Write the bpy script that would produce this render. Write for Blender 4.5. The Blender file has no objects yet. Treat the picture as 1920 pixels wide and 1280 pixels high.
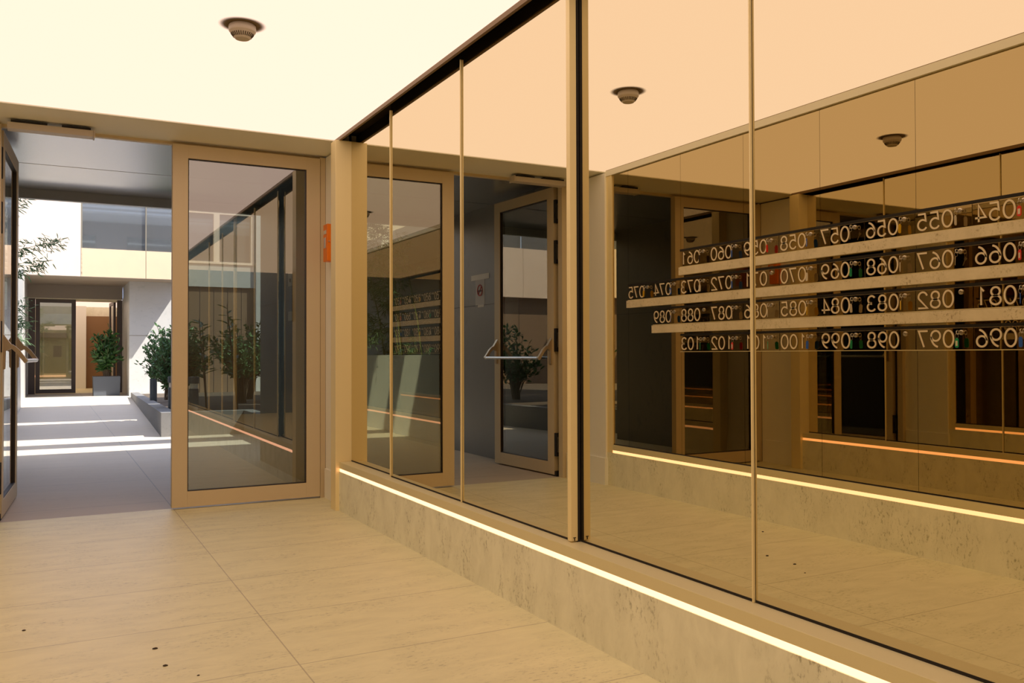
import bpy, bmesh, math, random
from mathutils import Vector, Matrix
random.seed(7)
S = bpy.context.scene
C = S.collection
PI = math.pi

# ------------------------------------------------------------------ camera
ey = Vector((92 - 960, -(666 - 640), -1621.62)).normalized()
ex = Vector((3990 - 960, -(655 - 640), -1621.62))
ex = (ex - ey * ex.dot(ey)).normalized()
ez = ex.cross(ey)
cam_d = bpy.data.cameras.new('camera')
cam = bpy.data.objects.new('camera', cam_d)
C.objects.link(cam)
Rm = Matrix((ex, ey, ez)).to_4x4()
cam.matrix_world = Matrix.Translation((0, 0, 1.05)) @ Rm
cam_d.sensor_width = 36
cam_d.lens = 1621.62 * 36 / 1920
cam_d.clip_start = 0.02
S.camera = cam

# ------------------------------------------------------------------ world, sun, exposure
w = bpy.data.worlds.new('sky')
S.world = w
w.use_nodes = True
bg = w.node_tree.nodes['Background']
bg.inputs[0].default_value = (0.60, 0.72, 1.05, 1)
bg.inputs[1].default_value = 1.9
sun_d = bpy.data.lights.new('sun', 'SUN')
sun = bpy.data.objects.new('sun', sun_d)
C.objects.link(sun)
sun.rotation_euler = Vector((-0.61, 0.45, -1)).to_track_quat('-Z', 'Y').to_euler()
sun.location = (6, 6, 12)
sun_d.energy = 10
sun_d.color = (1, 0.95, 0.88)
sun_d.angle = 0.009
S.view_settings.view_transform = 'Standard'
S.view_settings.look = 'None'
S.view_settings.exposure = 0.13
S.view_settings.gamma = 1
S.view_settings.use_curve_mapping = False
cy = S.cycles
cy.max_bounces = 18; cy.glossy_bounces = 14; cy.diffuse_bounces = 8
cy.transmission_bounces = 8; cy.transparent_max_bounces = 24
cy.sample_clamp_indirect = 6
cy.use_denoising = True
CEIL_L = (1.24, 0.88, 0.68)
LED_L = (2.6, 1.22, 0.66)
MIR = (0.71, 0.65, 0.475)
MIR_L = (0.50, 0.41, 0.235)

# ------------------------------------------------------------------ materials
def mat(name, col, rough=0.5, metal=0.0, spec=0.5):
    m = bpy.data.materials.new(name); m.use_nodes = True
    b = m.node_tree.nodes['Principled BSDF']
    b.inputs['Base Color'].default_value = (*col, 1)
    b.inputs['Roughness'].default_value = rough
    b.inputs['Metallic'].default_value = metal
    b.inputs['Specular IOR Level'].default_value = spec
    return m

def nodes(m):
    nt = m.node_tree
    return nt, nt.nodes, nt.links, nt.nodes['Principled BSDF']

def emis(name, col, k=1.0):
    m = bpy.data.materials.new(name); m.use_nodes = True
    nt = m.node_tree; nt.nodes.clear()
    e = nt.nodes.new('ShaderNodeEmission'); o = nt.nodes.new('ShaderNodeOutputMaterial')
    e.inputs[0].default_value = (*col, 1); e.inputs[1].default_value = k
    nt.links.new(e.outputs[0], o.inputs[0])
    return m

def mirror(name, col, rough=0.0):
    m = bpy.data.materials.new(name); m.use_nodes = True
    nt = m.node_tree; nt.nodes.clear()
    e = nt.nodes.new('ShaderNodeBsdfGlossy'); o = nt.nodes.new('ShaderNodeOutputMaterial')
    e.inputs['Color'].default_value = (*col, 1); e.inputs['Roughness'].default_value = rough
    nt.links.new(e.outputs[0], o.inputs[0])
    return m

def glass(name, tint, ior):
    m = bpy.data.materials.new(name); m.use_nodes = True
    nt = m.node_tree; nt.nodes.clear(); N = nt.nodes.new; L = nt.links.new
    t = N('ShaderNodeBsdfTransparent'); t.inputs[0].default_value = (*tint, 1)
    g = N('ShaderNodeBsdfGlossy'); g.inputs['Roughness'].default_value = 0.0
    g.inputs['Color'].default_value = (1, 1, 1, 1)
    f = N('ShaderNodeFresnel'); f.inputs[0].default_value = ior
    geo = N('ShaderNodeNewGeometry')
    s = N('ShaderNodeMath'); s.operation = 'SUBTRACT'; s.inputs[0].default_value = 1
    mu = N('ShaderNodeMath'); mu.operation = 'MULTIPLY'
    mx = N('ShaderNodeMixShader'); o = N('ShaderNodeOutputMaterial')
    L(geo.outputs['Backfacing'], s.inputs[1]); L(s.outputs[0], mu.inputs[0]); L(f.outputs[0], mu.inputs[1])
    L(mu.outputs[0], mx.inputs[0]); L(t.outputs[0], mx.inputs[1]); L(g.outputs[0], mx.inputs[2])
    L(mx.outputs[0], o.inputs[0])
    return m

def stone(name, base, dark, vscale=(1, 1, 1), rough=0.5, amount=0.6, scale=3.0, tiles=None, joint=(0.3, 0.25, 0.18)):
    """stone with flowing veins and pits; tiles = (x0, wx, y0, wy, half joint) for floor joints"""
    m = mat(name, base, rough); nt, n, L, b = nodes(m)
    N = n.new
    geo = N('ShaderNodeNewGeometry')
    mp = N('ShaderNodeMapping'); mp.inputs['Scale'].default_value = vscale
    L.new(geo.outputs['Position'], mp.inputs['Vector'])
    n1 = N('ShaderNodeTexNoise'); n1.inputs['Scale'].default_value = scale; n1.inputs['Detail'].default_value = 9
    n1.inputs['Roughness'].default_value = 0.65; n1.inputs['Distortion'].default_value = 0.5
    L.new(mp.outputs[0], n1.inputs['Vector'])
    r1 = N('ShaderNodeValToRGB'); r1.color_ramp.elements[0].position = 0.30; r1.color_ramp.elements[1].position = 0.62
    r1.color_ramp.elements[0].color = (0, 0, 0, 1); r1.color_ramp.elements[1].color = (1, 1, 1, 1)
    L.new(n1.outputs[0], r1.inputs[0])
    n2 = N('ShaderNodeTexNoise'); n2.inputs['Scale'].default_value = scale * 7; n2.inputs['Detail'].default_value = 6
    n2.inputs['Roughness'].default_value = 0.7
    L.new(mp.outputs[0], n2.inputs['Vector'])
    r2 = N('ShaderNodeValToRGB'); r2.color_ramp.elements[0].position = 0.36; r2.color_ramp.elements[1].position = 0.46
    r2.color_ramp.elements[0].color = (0, 0, 0, 1); r2.color_ramp.elements[1].color = (1, 1, 1, 1)
    L.new(n2.outputs[0], r2.inputs[0])
    n3 = N('ShaderNodeTexNoise'); n3.inputs['Scale'].default_value = scale * 0.5; n3.inputs['Detail'].default_value = 3
    L.new(mp.outputs[0], n3.inputs['Vector'])
    r3 = N('ShaderNodeValToRGB'); r3.color_ramp.elements[0].position = 0.40; r3.color_ramp.elements[1].position = 0.56
    L.new(n3.outputs[0], r3.inputs[0])
    # factor of dark = (1-r1)*0.35 + (1-r2)*(1-r3)*amount
    def math_(op, a, bb):
        q = N('ShaderNodeMath'); q.operation = op
        for i, v in enumerate((a, bb)):
            if isinstance(v, (int, float)): q.inputs[i].default_value = v
            else: L.new(v, q.inputs[i])
        return q.outputs[0]
    a = math_('MULTIPLY', math_('SUBTRACT', 1.0, r1.outputs[0]), 0.35 * amount)
    p = math_('MULTIPLY', math_('MULTIPLY', math_('SUBTRACT', 1.0, r2.outputs[0]), math_('SUBTRACT', 1.0, r3.outputs[0])), amount)
    fac = math_('ADD', a, p)
    mix = N('ShaderNodeMix'); mix.data_type = 'RGBA'; mix.clamp_factor = True
    mix.inputs[6].default_value = (*base, 1); mix.inputs[7].default_value = (*dark, 1)
    L.new(fac, mix.inputs[0])
    out = mix.outputs[2]
    if tiles:
        x0, wx, y0, wy, hj = tiles
        sep = N('ShaderNodeSeparateXYZ'); L.new(geo.outputs['Position'], sep.inputs[0])
        def line(src, o, wd):
            v = math_('DIVIDE', math_('SUBTRACT', src, o), wd)
            v = math_('ADD', v, 0.5)
            fr = math_('FRACT', v, 0.0)
            d = math_('ABSOLUTE', math_('SUBTRACT', fr, 0.5), 0.0)
            return math_('LESS_THAN', math_('MULTIPLY', d, wd), hj)
        jl = math_('MAXIMUM', line(sep.outputs[0], x0, wx), line(sep.outputs[1], y0, wy))
        mj = N('ShaderNodeMix'); mj.data_type = 'RGBA'
        mj.inputs[7].default_value = (*joint, 1)
        L.new(math_('MULTIPLY', jl, 0.55), mj.inputs[0]); L.new(out, mj.inputs[6])
        out = mj.outputs[2]
    L.new(out, b.inputs['Base Color'])
    bp = N('ShaderNodeBump'); bp.inputs['Strength'].default_value = 0.12; bp.inputs['Distance'].default_value = 0.004
    L.new(n2.outputs[0], bp.inputs['Height']); L.new(bp.outputs[0], b.inputs['Normal'])
    return m

def speck(m, c2, scale=60, lo=0.4, hi=0.6, k=0.5):
    nt, n, L, b = nodes(m)
    tc = n.new('ShaderNodeNewGeometry'); ns = n.new('ShaderNodeTexNoise'); ns.inputs['Scale'].default_value = scale
    ns.inputs['Detail'].default_value = 3
    L.new(tc.outputs['Position'], ns.inputs['Vector'])
    r = n.new('ShaderNodeValToRGB'); r.color_ramp.elements[0].position = lo; r.color_ramp.elements[1].position = hi
    L.new(ns.outputs[0], r.inputs[0])
    mx = n.new('ShaderNodeMix'); mx.data_type = 'RGBA'
    mx.inputs[6].default_value = b.inputs['Base Color'].default_value; mx.inputs[7].default_value = (*c2, 1)
    mm = n.new('ShaderNodeMath'); mm.operation = 'MULTIPLY'; mm.inputs[1].default_value = k
    L.new(r.outputs[0], mm.inputs[0]); L.new(mm.outputs[0], mx.inputs[0]); L.new(mx.outputs[2], b.inputs['Base Color'])
    return m

M = {}
M['floor'] = stone('beige_floor_tile', (0.88, 0.83, 0.52), (0.48, 0.45, 0.27), (1.3, 3.4, 1), 0.45, 0.75, 3.6,
                   tiles=(0.753, 1.2466, 2.94, 0.6233, 0.0024), joint=(0.30, 0.24, 0.15))
M['yard_floor'] = stone('grey_courtyard_paving', (0.58, 0.50, 0.40), (0.42, 0.36, 0.29), (0.9, 3, 1), 0.6, 0.5, 2.2,
                        tiles=(0.753, 1.2466, 0.45, 1.2466, 0.004), joint=(0.2, 0.2, 0.2))
M['skirt'] = stone('beige_travertine', (0.96, 0.96, 0.76), (0.45, 0.44, 0.30), (1, 1.5, 0.8), 0.6, 0.75, 7)
M['shelf_stone'] = stone('pale_travertine', (0.88, 0.80, 0.60), (0.42, 0.35, 0.22), (1, 1.2, 1), 0.6, 0.8, 9)
M['grey_stone'] = stone('grey_marble_cladding', (0.20, 0.195, 0.19), (0.12, 0.115, 0.11), (1, 1, 0.6), 0.4, 0.7, 1.6)
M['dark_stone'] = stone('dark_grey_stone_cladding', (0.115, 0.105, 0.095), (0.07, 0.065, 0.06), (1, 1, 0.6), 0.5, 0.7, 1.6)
M['white_marble'] = stone('pale_marble_cladding', (0.50, 0.49, 0.46), (0.30, 0.31, 0.30), (1, 1, 1.3), 0.4, 0.6, 1.0)
M['concrete'] = stone('grey_planter_stone', (0.17, 0.165, 0.16), (0.1, 0.1, 0.09), (1, 1, 1), 0.7, 0.6, 6)
M['plaster'] = mat('cream_plaster', (0.95, 0.95, 0.86), 0.7)
M['soffit'] = mat('beige_soffit_paint', (0.90, 0.88, 0.72), 0.7)
M['frame'] = mat('bronze_lacquered_aluminium', (0.68, 0.565, 0.365), 0.45, 0.0)
M['gold'] = mat('gold_anodised_aluminium', (0.98, 0.84, 0.46), 0.42, 0.1)
M['gold_ledge'] = mat('champagne_aluminium', (0.82, 0.74, 0.44), 0.4, 0.1)
M['brown_trim'] = mat('dark_bronze_trim', (0.22, 0.14, 0.06), 0.45, 0.3)
M['black'] = mat('black_rubber', (0.012, 0.009, 0.007), 0.7)
M['recess'] = mat('black_recess_paint', (0.02, 0.014, 0.01), 0.9)
M['ceiling'] = emis('backlit_stretch_ceiling', CEIL_L)
M['led'] = emis('warm_led_diffuser', LED_L)
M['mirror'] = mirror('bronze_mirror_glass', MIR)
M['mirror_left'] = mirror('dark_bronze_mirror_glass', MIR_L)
M['door_mirror'] = mirror('dark_bronze_mailbox_glass', (0.38, 0.30, 0.165), 0.01)
M['glass'] = glass('double_glazing', (0.52, 0.56, 0.52), 3.0)
M['gasket'] = mat('dark_glazing_gasket', (0.03, 0.022, 0.02), 0.5)
M['white_plastic'] = mat('cream_plastic', (0.62, 0.55, 0.46), 0.45)
M['dark_slot'] = mat('dark_vent_slots', (0.06, 0.04, 0.02), 0.8)
M['orange'] = mat('orange_plastic', (0.95, 0.23, 0.004), 0.4)
M['number'] = mat('cream_vinyl_numeral', (0.90, 0.80, 0.60), 0.6)
M['steel'] = mat('brushed_steel', (0.62, 0.58, 0.52), 0.28, 1.0)
M['satin'] = mat('satin_aluminium_lacquer', (0.50, 0.40, 0.27), 0.3, 0.6)
M['chrome_bar'] = mat('satin_chrome', (0.62, 0.62, 0.64), 0.25, 0.9)
M['metal_ceiling'] = mat('grey_metal_ceiling_panel', (0.60, 0.62, 0.66), 0.25, 0.97)
M['metal_edge'] = mat('grey_metal_edge', (0.52, 0.54, 0.53), 0.45, 0.2)
M['facade'] = speck(mat('cream_facade_panel', (0.72, 0.57, 0.45), 0.6), (0.70, 0.55, 0.43), 3)
M['spandrel'] = speck(mat('ochre_spandrel_panel', (0.70, 0.49, 0.31), 0.6), (0.66, 0.46, 0.3), 3)
M['grey_render'] = mat('grey_rendered_facade', (0.36, 0.33, 0.30), 0.8)
M['facade_joint'] = mat('facade_joint_metal', (0.2, 0.17, 0.12), 0.5)
M['window_glass'] = mat('reflective_window_glass', (0.40, 0.42, 0.42), 0.03, 0.85, 1.0)
M['brown_soffit'] = mat('taupe_soffit_paint', (0.27, 0.22, 0.17), 0.6)
M['dark_frame'] = mat('dark_bronze_door_frame', (0.09, 0.065, 0.055), 0.45, 0.2)
M['brown_panel'] = mat('brown_wall_panel', (0.2, 0.13, 0.08), 0.5)
M['wood'] = mat('walnut_door_panel', (0.30, 0.17, 0.07), 0.45)
M['pot'] = mat('slate_grey_pot', (0.075, 0.085, 0.10), 0.55)
M['soil'] = speck(mat('dark_soil', (0.06, 0.045, 0.03), 0.95), (0.15, 0.1, 0.06), 30)
M['bollard'] = mat('anthracite_bollard', (0.09, 0.1, 0.11), 0.45, 0.4)
M['stem'] = mat('brown_bark', (0.12, 0.08, 0.045), 0.8)
M['cane'] = mat('green_bamboo_cane', (0.2, 0.24, 0.1), 0.5)
M['paper'] = mat('white_paper', (0.6, 0.55, 0.5), 0.8)
M['tape'] = mat('cream_masking_tape', (0.75, 0.68, 0.55), 0.6)
M['red_ink'] = mat('red_ink', (0.5, 0.06, 0.05), 0.7)
M['occluder_mat'] = mat('white_occluder', (0.7, 0.68, 0.63), 0.8)
M['debris'] = mat('dark_crumb', (0.05, 0.035, 0.02), 0.9)
TAG = {'red': mat('red_tag', (0.75, 0.03, 0.02), 0.4), 'blue': mat('blue_tag', (0.02, 0.12, 0.6), 0.4),
       'green': mat('green_tag', (0.01, 0.36, 0.16), 0.4), 'yellow': mat('yellow_tag', (0.8, 0.5, 0.02), 0.4),
       'white': mat('white_tag', (0.75, 0.68, 0.55), 0.5), 'black': mat('black_tag', (0.03, 0.02, 0.02), 0.4)}

def leafmat(name, a, b_, rough=0.45, trans=0.25):
    m = mat(name, a, rough); nt, n, L, b = nodes(m)
    oi = n.new('ShaderNodeNewGeometry'); ns = n.new('ShaderNodeTexNoise'); ns.inputs['Scale'].default_value = 9
    L.new(oi.outputs['Position'], ns.inputs['Vector'])
    mx = n.new('ShaderNodeMix'); mx.data_type = 'RGBA'
    mx.inputs[6].default_value = (*a, 1); mx.inputs[7].default_value = (*b_, 1)
    L.new(ns.outputs[0], mx.inputs[0]); L.new(mx.outputs[2], b.inputs['Base Color'])
    tr = n.new('ShaderNodeBsdfTranslucent'); L.new(mx.outputs[2], tr.inputs[0])
    ms = n.new('ShaderNodeMixShader'); ms.inputs[0].default_value = trans
    o = [x for x in n if x.type == 'OUTPUT_MATERIAL'][0]
    L.new(b.outputs[0], ms.inputs[1]); L.new(tr.outputs[0], ms.inputs[2]); L.new(ms.outputs[0], o.inputs[0])
    return m
M['leaf'] = leafmat('glossy_green_leaf', (0.06, 0.15, 0.05), (0.20, 0.34, 0.15), 0.3)
M['leaf_dark'] = leafmat('dark_green_leaf', (0.035, 0.10, 0.03), (0.08, 0.17, 0.04), 0.35)
M['leaf_bamboo'] = leafmat('pale_bamboo_leaf', (0.10, 0.20, 0.10), (0.22, 0.33, 0.16), 0.5)

# ------------------------------------------------------------------ mesh helpers
def bx(bm, x0, x1, y0, y1, z0, z1, bev=0.0):
    m = Matrix.Translation(((x0 + x1) / 2, (y0 + y1) / 2, (z0 + z1) / 2)) @ Matrix.Diagonal((abs(x1 - x0), abs(y1 - y0), abs(z1 - z0), 1))
    r = bmesh.ops.create_cube(bm, size=1, matrix=m)
    if bev:
        es = list({e for v in r['verts'] for e in v.link_edges})
        bmesh.ops.bevel(bm, geom=es, offset=bev, segments=2, affect='EDGES', profile=0.6)

def box(x0, x1, y0, y1, z0, z1, bev=0.0):
    bm = bmesh.new(); bx(bm, x0, x1, y0, y1, z0, z1, bev); return bm

def ring(bm, axis, a0, a1, z0, z1, w, d0, d1, wt=None, wb=None, bev=0.0):
    """rectangular frame: uprights + rails. axis 'x': spans x, depth in y; axis 'y': spans y, depth in x"""
    wt = w if wt is None else wt; wb = w if wb is None else wb
    for (p0, p1, q0, q1) in ((a0, a0 + w, z0, z1), (a1 - w, a1, z0, z1), (a0 + w, a1 - w, z1 - wt, z1), (a0 + w, a1 - w, z0, z0 + wb)):
        if axis == 'x': bx(bm, p0, p1, d0, d1, q0, q1, bev)
        else: bx(bm, d0, d1, p0, p1, q0, q1, bev)

def tube(bm, pts, r, seg=10, caps=True):
    pts = [Vector(p) for p in pts]
    rs = r if isinstance(r, (list, tuple)) else [r] * len(pts)
    rings = []
    up = Vector((0, 0, 1))
    for i, p in enumerate(pts):
        t = (pts[min(i + 1, len(pts) - 1)] - pts[max(i - 1, 0)]).normalized()
        a = t.cross(up)
        if a.length < 1e-3: a = t.cross(Vector((0, 1, 0)))
        a.normalize(); b = t.cross(a).normalized()
        rings.append([bm.verts.new(p + (a * math.cos(k * 2 * PI / seg) + b * math.sin(k * 2 * PI / seg)) * rs[i]) for k in range(seg)])
    for i in range(len(rings) - 1):
        for k in range(seg):
            bm.faces.new((rings[i][k], rings[i][(k + 1) % seg], rings[i + 1][(k + 1) % seg], rings[i + 1][k]))
    if caps:
        bm.faces.new(rings[0]); bm.faces.new(list(reversed(rings[-1])))

def lathe(bm, prof, seg=40, origin=(0, 0, 0)):
    o = Vector(origin); rings = []
    for r, z in prof:
        rings.append([bm.verts.new(o + Vector((max(r, 1e-4) * math.cos(k * 2 * PI / seg), max(r, 1e-4) * math.sin(k * 2 * PI / seg), z))) for k in range(seg)])
    for i in range(len(rings) - 1):
        for k in range(seg):
            bm.faces.new((rings[i][k], rings[i][(k + 1) % seg], rings[i + 1][(k + 1) % seg], rings[i + 1][k]))
    bm.faces.new(rings[0]); bm.faces.new(list(reversed(rings[-1])))

def prism(bm, poly, h0, h1, axis='z'):
    def P(a, b, c):
        return {'z': (a, b, c), 'y': (a, c, b), 'x': (c, a, b)}[axis]
    lo = [bm.verts.new(P(a, b, h0)) for a, b in poly]; hi = [bm.verts.new(P(a, b, h1)) for a, b in poly]
    n = len(poly)
    bm.faces.new(lo); bm.faces.new(list(reversed(hi)))
    for i in range(n): bm.faces.new((lo[i], hi[i], hi[(i + 1) % n], lo[(i + 1) % n]))

def obj(name, bm, m, parent=None, label=None, cat=None, group=None, kind=None, smooth=False, loc=None):
    bmesh.ops.recalc_face_normals(bm, faces=bm.faces[:])
    me = bpy.data.meshes.new(name); bm.to_mesh(me); bm.free()
    me.materials.append(m)
    if smooth:
        for p in me.polygons: p.use_smooth = True
        try: me.set_sharp_from_angle(angle=math.radians(35))
        except Exception: pass
    o = bpy.data.objects.new(name, me); C.objects.link(o)
    if loc: o.location = loc
    if parent: o.parent = parent
    tag(o, label, cat, group, kind)
    return o

def tag(o, label=None, cat=None, group=None, kind=None):
    if label: o['label'] = label
    if cat: o['category'] = cat
    if group: o['group'] = group
    if kind: o['kind'] = kind

def thing(name, label, cat, loc=(0, 0, 0), rotz=0, group=None, kind=None):
    o = bpy.data.objects.new(name, None); C.objects.link(o)
    o.empty_display_size = 0.1
    o.location = loc; o.rotation_euler = (0, 0, rotz)
    tag(o, label, cat, group, kind)
    return o

def struct(name, bm, m, label, cat, parent=None):
    return obj(name, bm, m, parent, label, cat, None, None if parent else 'structure')

# ------------------------------------------------------------------ dimensions
ZC = 2.526          # luminous ceiling
XR, XL = 1.727, -0.33   # skirting faces
YB = -3.2           # back of the lobby
YE = 5.81           # end of the luminous ceiling
YD = 6.267          # door plane

# ------------------------------------------------------------------ lobby shell
struct('floor', box(-0.5, 2.0, YB - 0.1, 6.33, -0.12, 0.0), M['floor'], 'beige veined stone tile floor of the lobby', 'floor')
struct('ceiling', box(-0.42, XR + 0.003, YB, YE, ZC, ZC + 0.03), M['ceiling'], 'glowing warm white backlit stretch ceiling of the lobby', 'ceiling')
struct('ceiling', box(-0.5, 2.0, YE, YD + 0.07, 2.519, 2.7), M['soffit'], 'beige painted soffit between glowing ceiling and glazed doors', 'ceiling')
struct('wall_right', box(1.83, 2.0, YB, 6.33, 0, 2.7), M['recess'], 'dark backing wall behind the right row of bronze mirrors', 'wall')
struct('wall_left', box(-0.5, -0.37, YB, 6.33, 0, 2.7), M['recess'], 'dark backing wall behind the mirrors with the mailboxes', 'wall')
struct('wall_back', box(-0.5, 2.0, YB - 0.1, YB, 0, 2.7), M['grey_stone'], 'grey stone wall at the rear end of the lobby', 'wall')
bm = box(XR + 0.018, 1.84, YB, YE - 0.005, 2.57, 2.60)
bx(bm, XR + 0.0165, XR + 0.0185, YB, YE - 0.005, 2.508, 2.58)
struct('ceiling', bm, M['recess'], 'black recess slot above the right mirrors', 'ceiling')
# return walls beside the door
struct('wall_right', box(1.80, 1.84, YE, 6.275, 0, 2.505), M['plaster'], 'narrow cream plaster return beside the closed door leaf', 'wall')
struct('baseboard_right', box(1.787, 1.80, YE, 6.262, 0, 0.215), M['plaster'], 'cream baseboard under the narrow plaster return right of the doors', 'baseboard')
struct('wall_left', box(-0.40, -0.315, 5.775, 6.275, 0, 2.505), M['plaster'], 'cream plaster return beside the open door leaf', 'wall')
struct('baseboard_left', box(-0.36, -0.300, 5.765, 6.262, 0, 0.215), M['plaster'], 'cream baseboard of the plaster return by the open leaf', 'baseboard')
# skirtings
struct('baseboard_right', box(XR, 1.83, YB, YE - 0.01, 0, 0.262), M['skirt'], 'tall beige travertine skirting under the right mirrors', 'baseboard')
struct('baseboard_left', box(-0.37, XL, YB, 5.775, 0, 0.262), M['skirt'], 'tall beige travertine skirting under the mailbox wall', 'baseboard')
# led strips in the gap under the ledge
obj('light_strip', box(XR + 0.003, XR + 0.02, YB, YE - 0.115, 0.263, 0.283), M['led'], None,
    'glowing warm strip light under the ledge of the right mirrors', 'light')
obj('light_strip', box(XL - 0.018, XL - 0.003, YB, 5.70, 0.263, 0.283), M['led'], None,
    'glowing warm strip light under the ledge of the mailbox wall', 'light')
# ledges
struct('trim_1', box(XR, 1.83, YB, YE - 0.115, 0.284, 0.326, 0.0015), M['gold_ledge'], 'champagne metal ledge below the right mirrors', 'trim')
struct('trim_2', box(-0.37, XL, YB, 5.70, 0.284, 0.326), M['gold_ledge'], 'champagne metal ledge below the mirrors of the mailbox wall', 'trim')
# top trims
struct('trim_3', box(XR, XR + 0.016, YB, YE, 2.503, 2.57), M['brown_trim'], 'thin dark bronze edge trim between glowing ceiling and right mirrors', 'trim')
struct('trim_4', box(-0.36, -0.325, YB, 5.775, 2.478, ZC - 0.004), M['soffit'], 'beige band between glowing ceiling and mailbox wall mirrors', 'trim')
struct('trim_5', box(-0.36, -0.327, YB, 5.775, ZC - 0.004, ZC + 0.002), M['brown_trim'], 'thin dark line where glowing ceiling meets the mailbox wall', 'trim')
# posts
p = thing('metal_post', 'gold metal end post between right mirrors and cream wall return', 'post', (1.76, 5.76, 0))
obj('post_body', box(-0.058, 0.07, -0.06, 0.05, 0.0, 2.503, 0.002), M['gold'], p)
p = thing('metal_post', 'slim gold post with black seal between the sliding mirror pair and near mirrors', 'post', (1.76, 2.84, 0.3262))
b = box(0.009, 0.039, -0.012, 0.014, 0.004, 2.26, 0.0015)
obj('post_body', b, M['gold'], p)
obj('rubber_seal', box(0.039, 0.0515, -0.012, 0.013, 0.0, 2.26), M['black'], p)
bm = bmesh.new()
bx(bm, 0.022, 0.026, -0.0135, -0.0115, 0.006, 0.016); bx(bm, 0.018, 0.030, -0.0135, -0.0115, 0.016, 0.019)
obj('profile_slot', bm, M['dark_slot'], p)
p = thing('metal_post', 'thin gold end post at the far end of the mailbox wall', 'post', (-0.345, 5.74, 0))
obj('post_body', box(-0.02, 0.013, -0.035, 0.035, 0.0, 2.478, 0.001), M['gold'], p)

# ------------------------------------------------------------------ mirror panels
def mirror_panel(y0, y1, x, side, label, profile=True, z0=0.334, z1=2.565, group=None, gasket=True):
    t = thing('mirror_panel', label, 'mirror', (x, y0, 0), 0, group)
    d = 0.006 if side > 0 else -0.006
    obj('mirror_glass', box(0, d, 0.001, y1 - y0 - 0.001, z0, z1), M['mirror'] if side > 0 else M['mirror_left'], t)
    if gasket:
        obj('bottom_gasket', box(-0.001 * side, d, 0.0, y1 - y0, 0.3262, z0), M['black'], t)
    if profile:
        obj('edge_profile', box(-0.009 * side, -0.0003, 0.001, 0.006, 0.327, min(z1, 2.50) if side > 0 else z1, 0.001), M['gold'], t)
    return t
GR = 'bronze mirror panels on the right wall'
GL = 'bronze mirror panels behind the mailboxes'
mirror_panel(4.858, 5.70, 1.813, 1, 'farthest right wall mirror, narrow, next to the gold end post', False, group=GR)
mirror_panel(3.852, 4.858, 1.786, 1, 'right wall mirror reflecting the closed door leaf, second from the gold end post', True, group=GR)
obj('edge_profile', box(-0.009, -0.0003, 0.999, 1.004, 0.327, 2.50, 0.001), M['gold'], bpy.data.objects['mirror_panel.001'])
mirror_panel(2.855, 3.852, 1.786, 1, 'right wall mirror reflecting the open door leaf, beside the slim gold post', False, group=GR)
mirror_panel(1.891, 2.826, 1.813, 1, 'right wall mirror just nearer than the slim gold post, reflecting mailboxes 057 to 075', True, group=GR)
mirror_panel(0.93, 1.891, 1.813, 1, 'nearest right wall mirror in view, reflecting mailboxes 054 to 058', True, group=GR)
yy = 0.93
for i, lab in enumerate(('right wall mirror one panel behind the camera side of the lobby', 'right wall mirror two panels behind the camera side of the lobby',
                         'right wall mirror three panels behind the camera side of the lobby', 'right wall mirror at the rear stone wall of the lobby')):
    mirror_panel(yy - 1.03, yy, 1.813, 1, lab, False, group=GR); yy -= 1.03
yl = [5.705, 5.497, 4.862] + [4.862 - 0.633 * k for k in range(1, 13)]
places = ['beside the thin far end post', 'behind mailboxes 074 and 075', 'behind mailboxes 060 and 061', 'behind mailboxes 058 and 059',
          'behind mailboxes 056 and 057', 'behind mailboxes 054 and 055', 'level with the camera, first', 'level with the camera, second',
          'behind the camera, first', 'behind the camera, second', 'behind the camera, third', 'behind the camera, fourth', 'behind the camera, fifth', 'at the rear stone wall']
for i in range(len(yl) - 1):
    mirror_panel(yl[i + 1], yl[i], -0.345, -1, 'bronze mirror panel of the mailbox wall, ' + places[i], False, z1=2.477, group=GL, gasket=True)

# ------------------------------------------------------------------ mailboxes
def ell(cx, cy_, rx, ry, a0, a1, n=22):
    return [(cx + rx * math.cos(math.radians(a0 + (a1 - a0) * i / n)), cy_ + ry * math.sin(math.radians(a0 + (a1 - a0) * i / n))) for i in range(n + 1)]
DW, DH = 0.056, 0.082
def glyph(ch):
    W, H = 1.0, 1.0
    g = {
        '0': [ell(.5, .5, .48, .5, 0, 360, 36)],
        '1': [[(.28, .80), (.52, 1.0), (.52, 0.0)]],
        '2': [ell(.5, .70, .44, .30, 165, -20, 18) + [(.05, 0.0), (.98, 0.0)]],
        '3': [ell(.47, .74, .40, .26, 150, -80, 16) + ell(.47, .27, .47, .27, 80, -150, 18)],
        '4': [[(.98, .24), (.02, .24), (.66, 1.0), (.66, 0.0)]],
        '5': [[(.92, 1.0), (.20, 1.0), (.12, .56)] + ell(.46, .32, .46, .32, 125, -150, 22)],
        '6': [ell(.5, .31, .45, .31, 0, 360, 30), ell(.86, .35, .81, .65, 180, 100, 14)],
        '7': [[(.02, 1.0), (.96, 1.0), (.42, 0.0)]],
        '8': [ell(.5, .75, .38, .25, 0, 360, 26), ell(.5, .26, .46, .26, 0, 360, 28)],
        '9': [ell(.5, .69, .45, .31, 0, 360, 30), ell(.14, .65, .81, .65, 0, -80, 14)],
    }
    return g[ch]
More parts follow.
